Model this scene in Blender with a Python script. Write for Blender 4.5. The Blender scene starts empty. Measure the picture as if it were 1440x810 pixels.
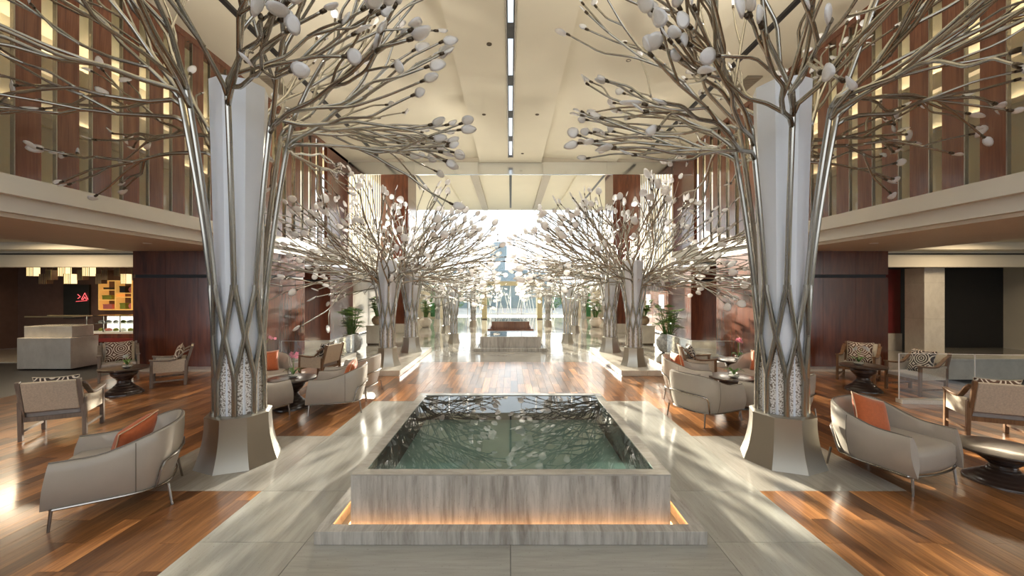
import bpy, math, random
from mathutils import Vector, Matrix, Euler
C = bpy.context.scene.collection
S = bpy.context.scene
PI = math.pi
R = math.radians

# ------------------------------------------------------------------ camera
cam_d = bpy.data.cameras.new('camera'); cam = bpy.data.objects.new('camera', cam_d); C.objects.link(cam)
cam.location = (0, 0, 2.0); cam.rotation_euler = (PI/2, 0, 0)
cam_d.sensor_width = 36; cam_d.lens = 574/1440*36
cam_d.shift_x = 2/1440; cam_d.shift_y = 2/1440
cam_d.clip_start = 0.05; cam_d.clip_end = 800
S.camera = cam
# ------------------------------------------------------------------ world, suns, exposure
w = bpy.data.worlds.new('sky'); S.world = w; w.use_nodes = True
bg = w.node_tree.nodes['Background']; bg.inputs[0].default_value = (0.88, 0.94, 1.0, 1); bg.inputs[1].default_value = 1.3
def sun(name, az, el, strength, col, ang):
    d = bpy.data.lights.new(name, 'SUN'); o = bpy.data.objects.new(name, d); C.objects.link(o)
    d.energy = strength; d.color = col; d.angle = R(ang)
    t = Vector((-math.sin(R(az))*math.cos(R(el)), math.cos(R(az))*math.cos(R(el)), math.sin(R(el))))  # towards the sun
    o.rotation_euler = t.to_track_quat('Z', 'Y').to_euler(); o.location = t*40
sun('sun', 17, 13, 13, (1, .9, .74), .6)
sun('sun_second_added', -16, 13, 6, (1, .92, .8), .8)  # weaker second sun, added to light the left side from ahead right
S.view_settings.view_transform = 'Standard'; S.view_settings.look = 'None'
S.view_settings.gamma = 1; S.view_settings.use_curve_mapping = False
S.view_settings.exposure = 0.98
S.cycles.use_denoising = True
S.cycles.max_bounces = 10; S.cycles.diffuse_bounces = 5; S.cycles.glossy_bounces = 5
S.cycles.transparent_max_bounces = 16; S.cycles.sample_clamp_indirect = 6
S.cycles.caustics_reflective = False; S.cycles.caustics_refractive = False

# ------------------------------------------------------------------ materials
def nt(name):
    m = bpy.data.materials.new(name); m.use_nodes = True
    n = m.node_tree; return m, n, n.nodes['Principled BSDF']
def setp(b, **k):
    names = {'col': 'Base Color', 'rough': 'Roughness', 'metal': 'Metallic', 'coat': 'Coat Weight', 'coat_r': 'Coat Roughness',
             'spec': 'Specular IOR Level', 'ior': 'IOR', 'sheen': 'Sheen Weight', 'emit': 'Emission Color', 'es': 'Emission Strength', 'aniso': 'Anisotropic'}
    for a, v in k.items():
        if a in ('col', 'emit'): v = (*v, 1)
        b.inputs[names[a]].default_value = v
def coords(n, scale=(1, 1, 1), rot=(0, 0, 0), kind='Object'):
    t = n.nodes.new('ShaderNodeTexCoord'); mp = n.nodes.new('ShaderNodeMapping')
    mp.inputs['Scale'].default_value = scale; mp.inputs['Rotation'].default_value = rot
    n.links.new(t.outputs[kind], mp.inputs[0]); return mp.outputs[0]
def noise(n, vec, scale, detail=4, rough=.55, dist=0):
    x = n.nodes.new('ShaderNodeTexNoise'); x.inputs['Scale'].default_value = scale
    x.inputs['Detail'].default_value = detail; x.inputs['Roughness'].default_value = rough; x.inputs['Distortion'].default_value = dist
    n.links.new(vec, x.inputs['Vector']); return x.outputs[0]
def ramp(n, fac, stops):
    x = n.nodes.new('ShaderNodeValToRGB'); e = x.color_ramp.elements
    while len(e) < len(stops): e.new(.5)
    for i, (p, c) in enumerate(stops):
        e[i].position = p; e[i].color = (*c, 1)
    n.links.new(fac, x.inputs[0]); return x.outputs[0]
def mixc(n, a, b, fac, mode='MIX'):
    x = n.nodes.new('ShaderNodeMix'); x.data_type = 'RGBA'; x.blend_type = mode
    for s, v in ((x.inputs[0], fac), (x.inputs[6], a), (x.inputs[7], b)):
        if isinstance(v, (int, float)): s.default_value = v
        elif isinstance(v, tuple): s.default_value = (*v, 1)
        else: n.links.new(v, s)
    return x.outputs[2]
def math_(n, op, a, b=None):
    x = n.nodes.new('ShaderNodeMath'); x.operation = op
    for i, v in enumerate((a, b)):
        if v is None: continue
        if isinstance(v, (int, float)): x.inputs[i].default_value = v
        else: n.links.new(v, x.inputs[i])
    return x.outputs[0]
def bump(n, b, h, strength=.2, dist=.01):
    x = n.nodes.new('ShaderNodeBump'); x.inputs['Strength'].default_value = strength; x.inputs['Distance'].default_value = dist
    n.links.new(h, x.inputs['Height']); n.links.new(x.outputs[0], b.inputs['Normal'])
def plain(name, col, rough=.5, var=.06, scale=6, bmp=0, **k):
    m, n, b = nt(name); setp(b, rough=rough, **k)
    v = coords(n); f = noise(n, v, scale)
    lo = tuple(c*(1-var) for c in col); hi = tuple(min(1, c*(1+var)) for c in col)
    n.links.new(ramp(n, f, [(.3, lo), (.7, hi)]), b.inputs['Base Color'])
    if bmp: bump(n, b, noise(n, v, scale*18), bmp, .003)
    return m
def emis(name, col, s):
    m, n, b = nt(name); setp(b, col=col, emit=col, es=s); return m
def thin_glass(name, tint=(1, 1, 1), f0=.03, rough=0.0):
    m = bpy.data.materials.new(name); m.use_nodes = True; n = m.node_tree
    n.nodes.remove(n.nodes['Principled BSDF']); out = n.nodes['Material Output']
    t = n.nodes.new('ShaderNodeBsdfTransparent'); t.inputs[0].default_value = (*tint, 1)
    g = n.nodes.new('ShaderNodeBsdfGlossy'); g.inputs['Roughness'].default_value = rough
    lw = n.nodes.new('ShaderNodeLayerWeight'); lw.inputs[0].default_value = .5
    fr = math_(n, 'ADD', f0, math_(n, 'MULTIPLY', math_(n, 'POWER', lw.outputs['Facing'], 5), 1-f0))   # Schlick
    mx = n.nodes.new('ShaderNodeMixShader')
    n.links.new(fr, mx.inputs[0]); n.links.new(t.outputs[0], mx.inputs[1]); n.links.new(g.outputs[0], mx.inputs[2])
    n.links.new(mx.outputs[0], out.inputs[0]); return m
def travertine(name, scale, light=(.72, .67, .58), dark=(.44, .39, .32), rough=.16, coat=.3):
    # 'scale' stretches the bands: small along the direction the veins run
    m, n, b = nt(name); setp(b, rough=rough, coat=coat, coat_r=.06)
    v = coords(n, scale)
    f1 = noise(n, v, 1.0, 8, .62, .6); f2 = noise(n, v, 4.5, 5, .6, .3)
    c = ramp(n, f1, [(.3, dark), (.45, tuple(.5*(a+d) for a, d in zip(light, dark))), (.62, light), (.8, tuple(min(1, a*1.12) for a in light))])
    c = mixc(n, c, ramp(n, f2, [(.35, dark), (.6, light)]), .35)
    pits = noise(n, coords(n, tuple(3*s**.5*6 for s in scale)), 3, 2)
    pc = ramp(n, pits, [(.27, (.35, .3, .25)), (.33, (1, 1, 1))])
    n.links.new(mixc(n, c, pc, .6, 'MULTIPLY'), b.inputs['Base Color']); return m
def wood(name, lo, hi, scale=(40, 40, 2.2), rough=.3, coat=.4, per=None):
    m, n, b = nt(name); setp(b, rough=rough, coat=coat, coat_r=.14 if per else .08)
    v = coords(n, scale); f = noise(n, v, 1.0, 6, .6, 1.2)
    f2 = noise(n, coords(n, tuple(s*.22 for s in scale)), 1.0, 3, .5, 2.0)
    c = ramp(n, math_(n, 'ADD', math_(n, 'MULTIPLY', f, .55), math_(n, 'MULTIPLY', f2, .45)), [(.34, lo), (.66, hi)])
    if per:
        if per == 'object':
            oi = n.nodes.new('ShaderNodeObjectInfo'); r = oi.outputs['Random']
        else:
            oi = n.nodes.new('ShaderNodeNewGeometry'); r = oi.outputs['Random Per Island']
        c = mixc(n, c, ramp(n, r, [(0, (.42, .36, .32)), (.35, (.8, .76, .7)), (.7, (1.15, 1.1, 1.0)), (1, (1.9, 1.8, 1.6))]), 1.0, 'MULTIPLY')
    n.links.new(c, b.inputs['Base Color']); return m

M = {}
M['steel'] = plain('brushed_champagne_steel', (.42, .40, .355), .24, .05, 3, metal=1.0)
M['steel_base'] = plain('satin_steel_base', (.48, .455, .40), .38, .04, 2, metal=1.0)
M['beam'] = plain('satin_metal_beam', (.78, .80, .83), .14, .03, 1, metal=1.0)
M['bronze'] = plain('dark_bronze', (.10, .075, .05), .35, .1, 10, metal=.8)
M['plaster'] = plain('white_column_plaster', (.82, .85, .91), .42, .02, 3, .12)
M['cream'] = plain('cream_wall', (.74, .68, .55), .6, .03, 2)
M['ceiling'] = plain('cream_ceiling', (.62, .57, .43), .62, .02, 1)
M['fascia'] = plain('fascia_paint', (.74, .70, .62), .45, .02, 2)
M['soffit'] = plain('soffit_paint', (.66, .58, .47), .55, .03, 2)
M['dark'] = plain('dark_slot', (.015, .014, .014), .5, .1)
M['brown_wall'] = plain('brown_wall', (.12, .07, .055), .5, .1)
M['red_wall'] = plain('dark_red_wall', (.2, .03, .03), .4, .12, 3)
M['stone_floor'] = travertine('travertine_floor', (5.5, .55, 3), (.46, .445, .395), (.315, .298, .26), .17)
M['stone_cross'] = travertine('travertine_floor_crosswise', (.55, 5.5, 3), (.44, .425, .38), (.30, .285, .25), .17)
M['stone_pad'] = travertine('travertine_pad', (9, .8, 3), (.45, .42, .37), (.32, .29, .25), .16)
M['stone_face'] = travertine('travertine_vertical_veins', (7, 1.1, .8), (.60, .57, .52), (.20, .17, .14), .2)
M['stone_top'] = travertine('travertine_coping', (2.2, 7, 3), (.5, .47, .42), (.33, .3, .26), .12)
M['marble'] = travertine('pale_marble', (1.5, 1.5, 1.0), (.74, .69, .6), (.58, .53, .45), .15)
M['polished'] = travertine('polished_pale_marble', (.7, 1.6, 1), (.44, .415, .36), (.31, .285, .24), .09, .3)
M['basin'] = plain('dark_basin', (.20, .285, .27), .4, .15, 3)
M['water'] = thin_glass('still_water', (.58, .70, .67), .06)
M['glass'] = thin_glass('clear_glass', (.97, .985, .975))
M['green_glass'] = thin_glass('green_tinted_glass', (.55, .78, .66))
M['panel_wood'] = wood('dark_wood_panel', (.065, .018, .011), (.19, .055, .025), (9, 9, .9), .22, .5)
M['slat_wood'] = wood('slat_wood', (.10, .032, .016), (.23, .082, .038), (22, 22, 1.2), .25, .4)
M['plank'] = wood('floor_plank', (.15, .058, .022), (.42, .20, .078), (34, 2.0, 10), .30, .75, 'object')
M['plank_far'] = wood('floor_plank_far', (.15, .058, .022), (.42, .20, .078), (34, 2.0, 10), .30, .75, 'island')
M['chair_wood'] = wood('chair_wood', (.12, .06, .03), (.25, .14, .07), (30, 30, 3), .35, .2)
M['chair_wood_grey'] = wood('grey_chair_wood', (.14, .11, .09), (.26, .21, .17), (30, 30, 3), .4, .1)
M['table_wood'] = wood('dark_table_wood', (.028, .018, .014), (.06, .036, .027), (8, 8, 60), .28, .3)
M['leather'] = plain('greige_leather', (.44, .39, .33), .42, .04, 5, .12)
M['piping'] = plain('dark_piping', (.2, .17, .14), .45)
M['leg_metal'] = plain('bronze_leg_metal', (.34, .31, .28), .25, .05, metal=1.0)
M['orange'] = plain('orange_fabric', (.56, .13, .035), .75, .08, 40, .3, sheen=.3)
M['pipe_pale'] = plain('pale_trim', (.8, .55, .35), .6)
M['cane'] = plain('pale_woven_cane', (.56, .48, .37), .6, .14, 60, .4)
M['seat_grey'] = plain('grey_seat_fabric', (.33, .30, .28), .8, .06, 40, .3)
M['leaf_green'] = plain('palm_green', (.07, .16, .025), .4, .35, 5)
M['leaf_light'] = plain('young_leaf_green', (.2, .32, .05), .4, .3, 5)
M['pebble'] = plain('pale_pebbles', (.5, .47, .43), .5, .4, 50)
M['pink'] = plain('pink_petal', (.80, .42, .50), .5, .15, 30)
M['white'] = plain('white_paint', (.8, .8, .78), .4, .02)
M['gold'] = plain('gold_cladding', (.46, .40, .24), .3, .06, metal=.7)
M['grille'] = plain('grille', (.35, .3, .22), .5)
M['tower'] = plain('hazy_tower_glass', (.17, .22, .25), .4, .12, 1)
M['hazy'] = plain('hazy_blue_building', (.17, .23, .26), .4, .15, .4)
M['ground'] = plain('outdoor_paving', (.34, .345, .34), .7, .08, .5)
M['foliage'] = plain('outdoor_foliage', (.13, .22, .12), .7, .4, 3)
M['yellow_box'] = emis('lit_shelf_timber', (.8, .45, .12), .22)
M['lamp_box'] = emis('lit_lamp_shade', (1.0, .74, .38), .8)
M['case_light'] = emis('display_case_light', (1.0, .95, .82), 1.3)
M['cove'] = emis('warm_strip_light', (1.0, .50, .18), 6.0)
M['strip'] = emis('corridor_strip_light', (1.0, .9, .7), 15)
M['slot_lamp'] = emis('slot_light', (.75, .87, 1.0), .35)
M['downlight'] = emis('downlight_lens', (1.0, .85, .62), 5)
M['neon'] = emis('red_neon', (1.0, .12, .13), 1.2)
M['window_lit'] = emis('lit_window', (1.0, .97, .92), 1.1)
M['pink_box'] = plain('pink_box', (.55, .16, .14), .6); M['olive_box'] = plain('olive_box', (.22, .24, .03), .6); M['black_box'] = plain('dark_box', (.02, .022, .02), .5)
def petal_mat():
    m = bpy.data.materials.new('frosted_glass_leaf'); m.use_nodes = True; n = m.node_tree; b = n.nodes['Principled BSDF']
    setp(b, col=(.96, .95, .95), rough=.18, coat=.6, coat_r=.05)
    tr = n.nodes.new('ShaderNodeBsdfTranslucent'); tr.inputs[0].default_value = (.98, .97, .96, 1)
    mx = n.nodes.new('ShaderNodeMixShader'); mx.inputs[0].default_value = .42
    vo = n.nodes.new('ShaderNodeTexVoronoi'); vo.inputs['Scale'].default_value = 90; n.links.new(coords(n), vo.inputs['Vector'])
    bump(n, b, vo.outputs[0], .6, .004)
    n.links.new(b.outputs[0], mx.inputs[1]); n.links.new(tr.outputs[0], mx.inputs[2]); n.links.new(mx.outputs[0], n.nodes['Material Output'].inputs[0])
    return m
M['petal'] = petal_mat()
def screen_mat():
    m, n, b = nt('pearly_pierced_screen'); setp(b, rough=.35)
    vo = n.nodes.new('ShaderNodeTexVoronoi'); vo.inputs['Scale'].default_value = 62; n.links.new(coords(n), vo.inputs['Vector'])
    n.links.new(ramp(n, vo.outputs[0], [(.0, (.9, .87, .84)), (.5, (.84, .8, .76)), (.68, (.22, .17, .13))]), b.inputs['Base Color'])
    bump(n, b, vo.outputs[0], -.8, .01); return m
M['screen'] = screen_mat()
def ring_fabric(name, a, c2):
    m, n, b = nt(name); setp(b, rough=.8)
    vo = n.nodes.new('ShaderNodeTexVoronoi'); vo.inputs['Scale'].default_value = 4.2; vo.inputs['Randomness'].default_value = .25
    n.links.new(coords(n, (1, .05, 1)), vo.inputs['Vector'])
    s = math_(n, 'SINE', math_(n, 'MULTIPLY', vo.outputs[0], 40.0))
    n.links.new(ramp(n, s, [(.4, a), (.55, c2)]), b.inputs['Base Color']); return m
M['rings'] = ring_fabric('ring_pattern_fabric', (.11, .055, .035), (.7, .63, .54))
M['rings_dark'] = ring_fabric('bold_ring_fabric', (.05, .035, .03), (.7, .64, .56))

# ------------------------------------------------------------------ mesh helpers
def frame(t, up=Vector((0, 0, 1))):
    t = t.normalized()
    if abs(t.dot(up)) > .95: up = Vector((1, 0, 0))
    a = t.cross(up).normalized(); return a, a.cross(t).normalized()
class MB:
    def __init__(s): s.v = []; s.f = []; s.mi = []; s.sm = []
    def face(s, idx, mi=0, sm=False): s.f.append(idx); s.mi.append(mi); s.sm.append(sm)
    def box(s, x0, x1, y0, y1, z0, z1, mi=0, M4=None):
        i = len(s.v); p = [Vector((x, y, z)) for z in (z0, z1) for y in (y0, y1) for x in (x0, x1)]
        if M4 is not None: p = [M4 @ q for q in p]
        s.v += p
        for q in ((0, 2, 3, 1), (4, 5, 7, 6), (0, 1, 5, 4), (2, 6, 7, 3), (0, 4, 6, 2), (1, 3, 7, 5)): s.face([i+k for k in q], mi)
        return s
    def bar(s, a, b, wx, wy, mi=0):
        a = Vector(a); b = Vector(b); u, v = frame(b-a); i = len(s.v)
        for p in (a, b):
            for du, dv in ((-1, -1), (1, -1), (1, 1), (-1, 1)): s.v.append(p+u*du*wx/2+v*dv*wy/2)
        for q in ((3, 2, 1, 0), (4, 5, 6, 7), (0, 1, 5, 4), (1, 2, 6, 5), (2, 3, 7, 6), (3, 0, 4, 7)): s.face([i+k for k in q], mi)
        return s
    def tube(s, pts, r, n=8, mi=0, caps=True):
        pts = [Vector(p) for p in pts]; k = len(pts)
        rs = r if isinstance(r, (list, tuple)) else [r]*k
        i0 = len(s.v); u = None
        for j, p in enumerate(pts):
            t = (pts[min(j+1, k-1)]-pts[max(j-1, 0)])
            t = t.normalized() if t.length > 1e-9 else Vector((0, 0, 1))
            if u is None: u, v = frame(t)
            else:
                u = (u-t*u.dot(t))
                u = u.normalized() if u.length > 1e-6 else frame(t)[0]
                v = u.cross(t)
            for q in range(n):
                a = 2*PI*q/n; s.v.append(p+(u*math.cos(a)+v*math.sin(a))*rs[j])
        for j in range(k-1):
            for q in range(n):
                a = i0+j*n+q; b = i0+j*n+(q+1) % n
                s.face([a, a+n, b+n, b], mi, True)
        if caps:
            s.face([i0+q for q in range(n)], mi); s.face([i0+(k-1)*n+q for q in reversed(range(n))], mi)
        return s
    def loft(s, rings, mi=0, sm=True, cap0=True, cap1=True, closed=True):
        n = len(rings[0]); i0 = len(s.v)
        for r in rings: s.v += [Vector(p) for p in r]
        for j in range(len(rings)-1):
            for q in range(n if closed else n-1):
                a = i0+j*n+q; b = i0+j*n+(q+1) % n
                s.face([a, b, b+n, a+n], mi, sm)
        if cap0: s.face([i0+q for q in reversed(range(n))], mi)
        if cap1: s.face([i0+(len(rings)-1)*n+q for q in range(n)], mi)
        return s
    def lathe(s, prof, n=24, c=(0, 0), mi=0, sm=True, off=0):
        return s.loft([[(c[0]+r*math.cos(2*PI*(q+off)/n), c[1]+r*math.sin(2*PI*(q+off)/n), z) for q in range(n)] for r, z in prof], mi, sm)
    def mesh(s, name, mats, sharp=35):
        m = bpy.data.meshes.new(name); m.from_pydata([tuple(p) for p in s.v], [], s.f)
        for t in (mats if isinstance(mats, (list, tuple)) else [mats]): m.materials.append(t)
        m.polygons.foreach_set('material_index', s.mi); m.polygons.foreach_set('use_smooth', s.sm); m.update()
        if any(s.sm) and sharp: m.set_sharp_from_angle(angle=R(sharp))
        return m
    def build(s, name, mats, parent=None, bevel=0, sharp=35, seg=2):
        o = bpy.data.objects.new(name, s.mesh(name, mats, sharp)); C.objects.link(o)
        if parent: o.parent = parent
        if bevel:
            b = o.modifiers.new('bevel', 'BEVEL'); b.width = bevel; b.segments = seg; b.limit_method = 'ANGLE'
        return o
def box(name, b, mat, parent=None, bevel=0): return MB().box(*b).build(name, mat, parent, bevel)
def struct(o): o['kind'] = 'structure'; return o
def tag(o, label, cat, group=None):
    o['label'] = label; o['category'] = cat
    if group: o['group'] = group
    return o
def empty(name, loc, rz=0):
    o = bpy.data.objects.new(name, None); o.location = loc; o.rotation_euler = (0, 0, rz); o.empty_display_size = .2; C.objects.link(o); return o
def copy_tree(o, parent=None):
    c = o.copy(); C.objects.link(c)
    if parent: c.parent = parent
    for ch in o.children: copy_tree(ch, c)
    return c
def inst(name, mesh, parent=None, mat=None):
    o = bpy.data.objects.new(name, mesh); C.objects.link(o)
    if parent: o.parent = parent
    if mat is not None: o.matrix_basis = mat
    return o
def yaw(f): return math.atan2(f[0], -f[1])

# ------------------------------------------------------------------ floor
rng = random.Random(4)
floor = struct(box('floor', (-17, 17, -3, 29.2, -.30, -.03), M['dark']))
def slab(x0, x1, y0, y1, mat, z1=0.0, name='stone_slab'):
    g = .002; cx, cy = (x0+x1)/2, (y0+y1)/2
    o = MB().box(x0-cx+g, x1-cx-g, y0-cy+g, y1-cy-g, -.03, 0).build(name, mat, floor); o.location = (cx, cy, z1); return o
for y0, y1 in ((-3, .7), (.7, 2.3), (2.3, 3.23), (3.23, 4.05), (4.05, 5.57), (5.57, 7.31)):
    for x0, x1 in ((-2.47, -1.62), (-1.62, 0), (0, 1.62), (1.62, 2.47)): slab(x0, x1, y0, y1, M['stone_cross' if y1 < 3.3 and abs(x0+x1) < 3 else 'stone_floor'])
for s in (-1, 1): slab(*sorted((s*2.47, s*3.94)), 4.05, 5.57, M['stone_pad'])
ys = [11.25, 13.2, 15.2, 17.2, 19.2, 21.2, 23.2, 25.2, 27.2, 29.2]; xs = [-6.4, -4.9, -3.4, -1.7, 0, 1.7, 3.4, 4.9, 6.4]
for j in range(len(ys)-1):
    for i in range(len(xs)-1): slab(xs[i], xs[i+1], ys[j], ys[j+1], M['polished'], 0, 'marble_tile')
for s in (-1, 1):
    for j, (y0, y1) in enumerate(((9.9, 13.0), (13.0, 16.5))): slab(*sorted((s*6.4, s*16.9)), y0 if j else 11.25, y1, M['polished'], 0, 'marble_tile')
# planks
PW, PL = .145, .98
def free(x0, x1, y0, y1):
    if x1 > 2.47 and y1 > 4.05 and y0 < 5.57 and x0 < 3.94: return False
    return True
planks = []
def plank_run(x0, x1, y0, y1):
    n = max(1, round((x1-x0)/PW)); wd = (x1-x0)/n
    for i in range(n):
        y = y0-rng.choice((0, .33, .65)); a = x0+i*wd
        while y < y1-.01:
            L = PL*rng.choice((1, 1, .67, 1.33)); planks.append((a, a+wd, max(y, y0), min(y+L, y1))); y += L
for s in (-1, 1):
    for (a, b, y0, y1) in ((2.47, 3.94, .6, 4.05), (2.47, 3.94, 5.57, 11.25), (3.94, 9.4, .6, 11.25)):
        plank_run(*sorted((s*a, s*b)), y0, y1)
plank_run(-2.47, 2.47, 7.31, 11.25)
def px(p):
    x = (p[0]+p[1])/2; y = (p[2]+p[3])/2
    if y < 2.4: return -1
    u = 718+574*x/y
    return 1/y**2 if -20 < u < 1460 and p[3] > 2.9 else -1
planks.sort(key=px, reverse=True)
for (a, b, y0, y1) in planks[:298]:
    dz = rng.uniform(-.0006, .0006); g = .0012
    o = MB().box(-(b-a)/2+g, (b-a)/2-g, -(y1-y0)/2+g, (y1-y0)/2-g, -.025, 0).build('floor_plank', M['plank'], floor)
    o.location = ((a+b)/2, (y0+y1)/2, dz)
mb = MB()
for (a, b, y0, y1) in planks[298:]: mb.box(a+.0012, b-.0012, y0+.0012, y1-.0012, -.025, 0)
o = mb.build('floor_plank', M['plank_far'], floor); o['kind'] = 'stuff'
# cable groove cover by the left tree
# platforms under the middle trees
for s in (-1, 1):
    side = 'left' if s < 0 else 'right'
    e = tag(empty('stone_platform', (s*3.15, 11.3, 0)), f'low pale stone platform under the pair of middle metal trees on the {side}', 'platform')
    for j in range(3):
        for i in range(2):
            MB().box(-.6+i*.6+.002, i*.6-.002, -1.9+j*1.27+.002, -1.9+(j+1)*1.27-.002, .02, .13).build('stone_slab', M['marble'], e, .004)
    box('base', (-.58, .58, -1.88, 1.9, 0, .022), M['marble'], e)

# ------------------------------------------------------------------ walls, mezzanine, ceiling
YB = 15.86
def prism_x(prof, y0, y1, name, mat, parent=None):   # profile in x,z extruded along y
    return MB().loft([[(x, y, z) for x, z in prof] for y in (y0, y1)], 0, False).build(name, mat, parent)
for s in (-1, 1):
    side = 'left' if s < 0 else 'right'
    # mezzanine edge and soffit
    X = lambda v: s*v
    f = MB()
    for (xa, xb, za, zb) in ((6.3, 6.75, 3.2, 3.45), (6.42, 6.75, 2.99, 3.2)):
        f.box(*sorted((X(xa), X(xb))), -3, YB, za, zb)
    struct(f.build(f'trim_{1 if s<0 else 2}', M['fascia']))
    struct(box(f'trim_{3 if s<0 else 4}', (*sorted((X(6.48), X(9.3))), -3, 15.84, 2.93, 2.99), M['soffit']))
    struct(box(f'trim_{5 if s<0 else 6}', (*sorted((X(6.75), X(9.5))), -3, YB, 3.0, 3.44), M['fascia']))   # upper floor slab
    # upper corridor wall
    wl = struct(empty(f'wall_{side}_upper', (0, 0, 0)))
    box('wall_panel', (*sorted((X(9.2), X(9.35))), -3, 14.4, 3.44, 7.3), M['cream'], wl)
    box('end_wall', (*sorted((X(6.9), X(9.2))), 14.25, 14.4, 3.44, 7.3), M['cream'], wl)
    box('cornice', (*sorted((X(9.02), X(9.2))), -3, 14.25, 6.25, 6.5), M['soffit'], wl)
    box('cornice', (*sorted((X(9.1), X(9.2))), -3, 14.25, 5.2, 5.36), M['soffit'], wl)
    for (zz, xx) in ((6.505, 9.08), (5.365, 9.13)): box('strip_light', (*sorted((X(xx+.02), X(xx+.06))), -2.8, 14.1, zz, zz+.015), M['strip'], wl); box('added_strip_lip', (*sorted((X(xx-.05), X(xx-.02))), -3, 14.2, zz-.01, zz+.09), M['soffit'], wl)  # lips added to hide the bare strips, leaving only their glow
    box('cross_beam', (*sorted((X(6.9), X(9.0))), 13.6, 14.24, 5.6, 5.95), M['soffit'], wl)
    for k in range(4): box('pilaster', (*sorted((X(7.2+k*.5), X(7.3+k*.5))), 14.15, 14.25, 3.44, 5.6), M['soffit'], wl)
    # slat screen
    scr = struct(empty(f'wall_{side}', (0, 0, 0)))
    y = -2.6; p = .485; k = 0
    y = 6.19-p*18
    me = MB().box(-.02, .02, 0, .295, 3.45, 6.9, 0)
    me.box(-.026, .026, -.014, 0, 3.45, 6.9, 1)
    me = me.mesh('slat', [M['slat_wood'], M['leg_metal']])
    while y < 13.85:
        if y > -2.9:
            o = inst('slat', me, scr, Matrix.Translation((X(6.36), y, 0)))
        y += p
    box('solid_panel', (*sorted((X(6.31), X(6.42))), 14.05, YB, 3.45, 7.0), M['panel_wood'], scr)
    for gy in range(7): box('pane', (*sorted((X(6.56), X(6.565))), -3+gy*2.43, -3+(gy+1)*2.43-.02, 3.45, 6.95), M['glass'], scr)
    box('head_rail', (*sorted((X(6.31), X(6.60))), -3, YB, 6.9, 7.02), M['slat_wood'], scr)
    # beyond the beam: lower mezzanine with pale slats
    bs = struct(empty(f'wall_{side}_rear', (0, 0, 0)))
    box('fascia', (*sorted((X(6.3), X(6.8))), YB, 28.6, 2.35, 2.62), M['fascia'], bs)
    me = MB().box(-.025, .025, 0, .10, 2.62, 7.58).mesh('slat', [M['cream']])
    y = YB+.15
    while y < 28.4: inst('slat', me, bs, Matrix.Translation((X(6.38), y, 0))); y += .31
    box('back_panel', (*sorted((X(6.9), X(7.0))), YB, 28.6, 0, 2.5), M['white'], bs)
    for k in range(6): box('clerestory_pane', (*sorted((X(6.94), X(6.945))), YB+.1+k*2.1, YB+.1+(k+1)*2.1-.04, 2.62, 7.58), M['glass'], bs)
    box('clerestory_sill', (*sorted((X(6.86), X(7.04))), YB, 28.6, 2.5, 2.62), M['fascia'], bs)
    for k in range(7):
        box('wall_panel', (*sorted((X(6.84), X(6.9))), YB+.3+k*1.75, YB+.3+k*1.75+1.72, .05, 2.33), M['marble'] if s < 0 else M['slat_wood'], bs)
        if s > 0: box('lit_window', (X(6.82), X(6.845), YB+.6+k*1.75, YB+1.15+k*1.75, 1.15, 1.75), M['window_lit'], bs)
    # end wall beside the glass front
    ew = struct(empty(f'wall_{side}_end', (0, 0, 0)))
    box('wall_panel', (*sorted((X(4.3), X(6.9))), 28.6, 28.75, 0, 2.3), M['cream'], ew)
    box('glass_strip', (*sorted((X(5.0), X(5.6))), 28.55, 28.58, .1, 2.3), M['green_glass'], ew)
    # wood clad blocks
    def block(x0, x1, y0, y1, z0, zs, z1, label, plinth=True):
        a, b = sorted((X(x0), X(x1)))
        e = tag(empty('wood_clad_block', ((a+b)/2, (y0+y1)/2, 0)), label, 'wall block'); hx = (b-a)/2; hy = (y1-y0)/2
        box('core', (-hx+.03, hx-.03, -hy+.03, hy-.03, z0, z1), M['dark'], e)
        box('plinth', (-hx+.05, hx-.05, -hy+.05, hy-.05, 0, z0), M['marble'], e)
        n = max(2, round((b-a)/.8))
        for r_, (za, zb) in enumerate(((z0, zs-.04), (zs+.04, z1))):
            for i in range(n):
                MB().box(-hx+i*2*hx/n+.002, -hx+(i+1)*2*hx/n-.002, -hy, -hy+.03, za, zb).build('wood_panel', M['panel_wood'], e)
            for sx in (-1, 1):
                MB().box(*sorted((sx*hx, sx*(hx-.03))), -hy+.032, hy, za, zb).build('side_panel', M['panel_wood'], e)
    block(6.0, 9.16, 9.9, 11.9, .13, 2.32, 2.93, f'dark wood clad wall block nearest on the {side}, behind the seating')
    block(6.1, 8.0, 13.8, 15.8, .29, 2.3, 2.80, f'smaller wood clad wall block farther on the {side} with glossy side facing the aisle')
    e = tag(empty('wood_pillar', (X(5.35), 19.6, 0)), f'tall dark red wooden pillar on the {side} behind the middle trees', 'pillar')
    box('shaft', (-.63, .63, -.8, .8, .42, 7.58), M['panel_wood'], e); box('plinth', (-.7, .7, -.87, .87, 0, .42), M['marble'], e, .01)
struct(box('wall_rear_added', (-9.4, 9.4, -3.2, -3.0, 0, 2.9), M['cream']))  # unseen low wall, added so the tree metal reflects less sky
struct(box('trim_8', (-9.4, 9.4, -3.22, -2.98, 2.9, 3.1), M['leg_metal']))
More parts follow.
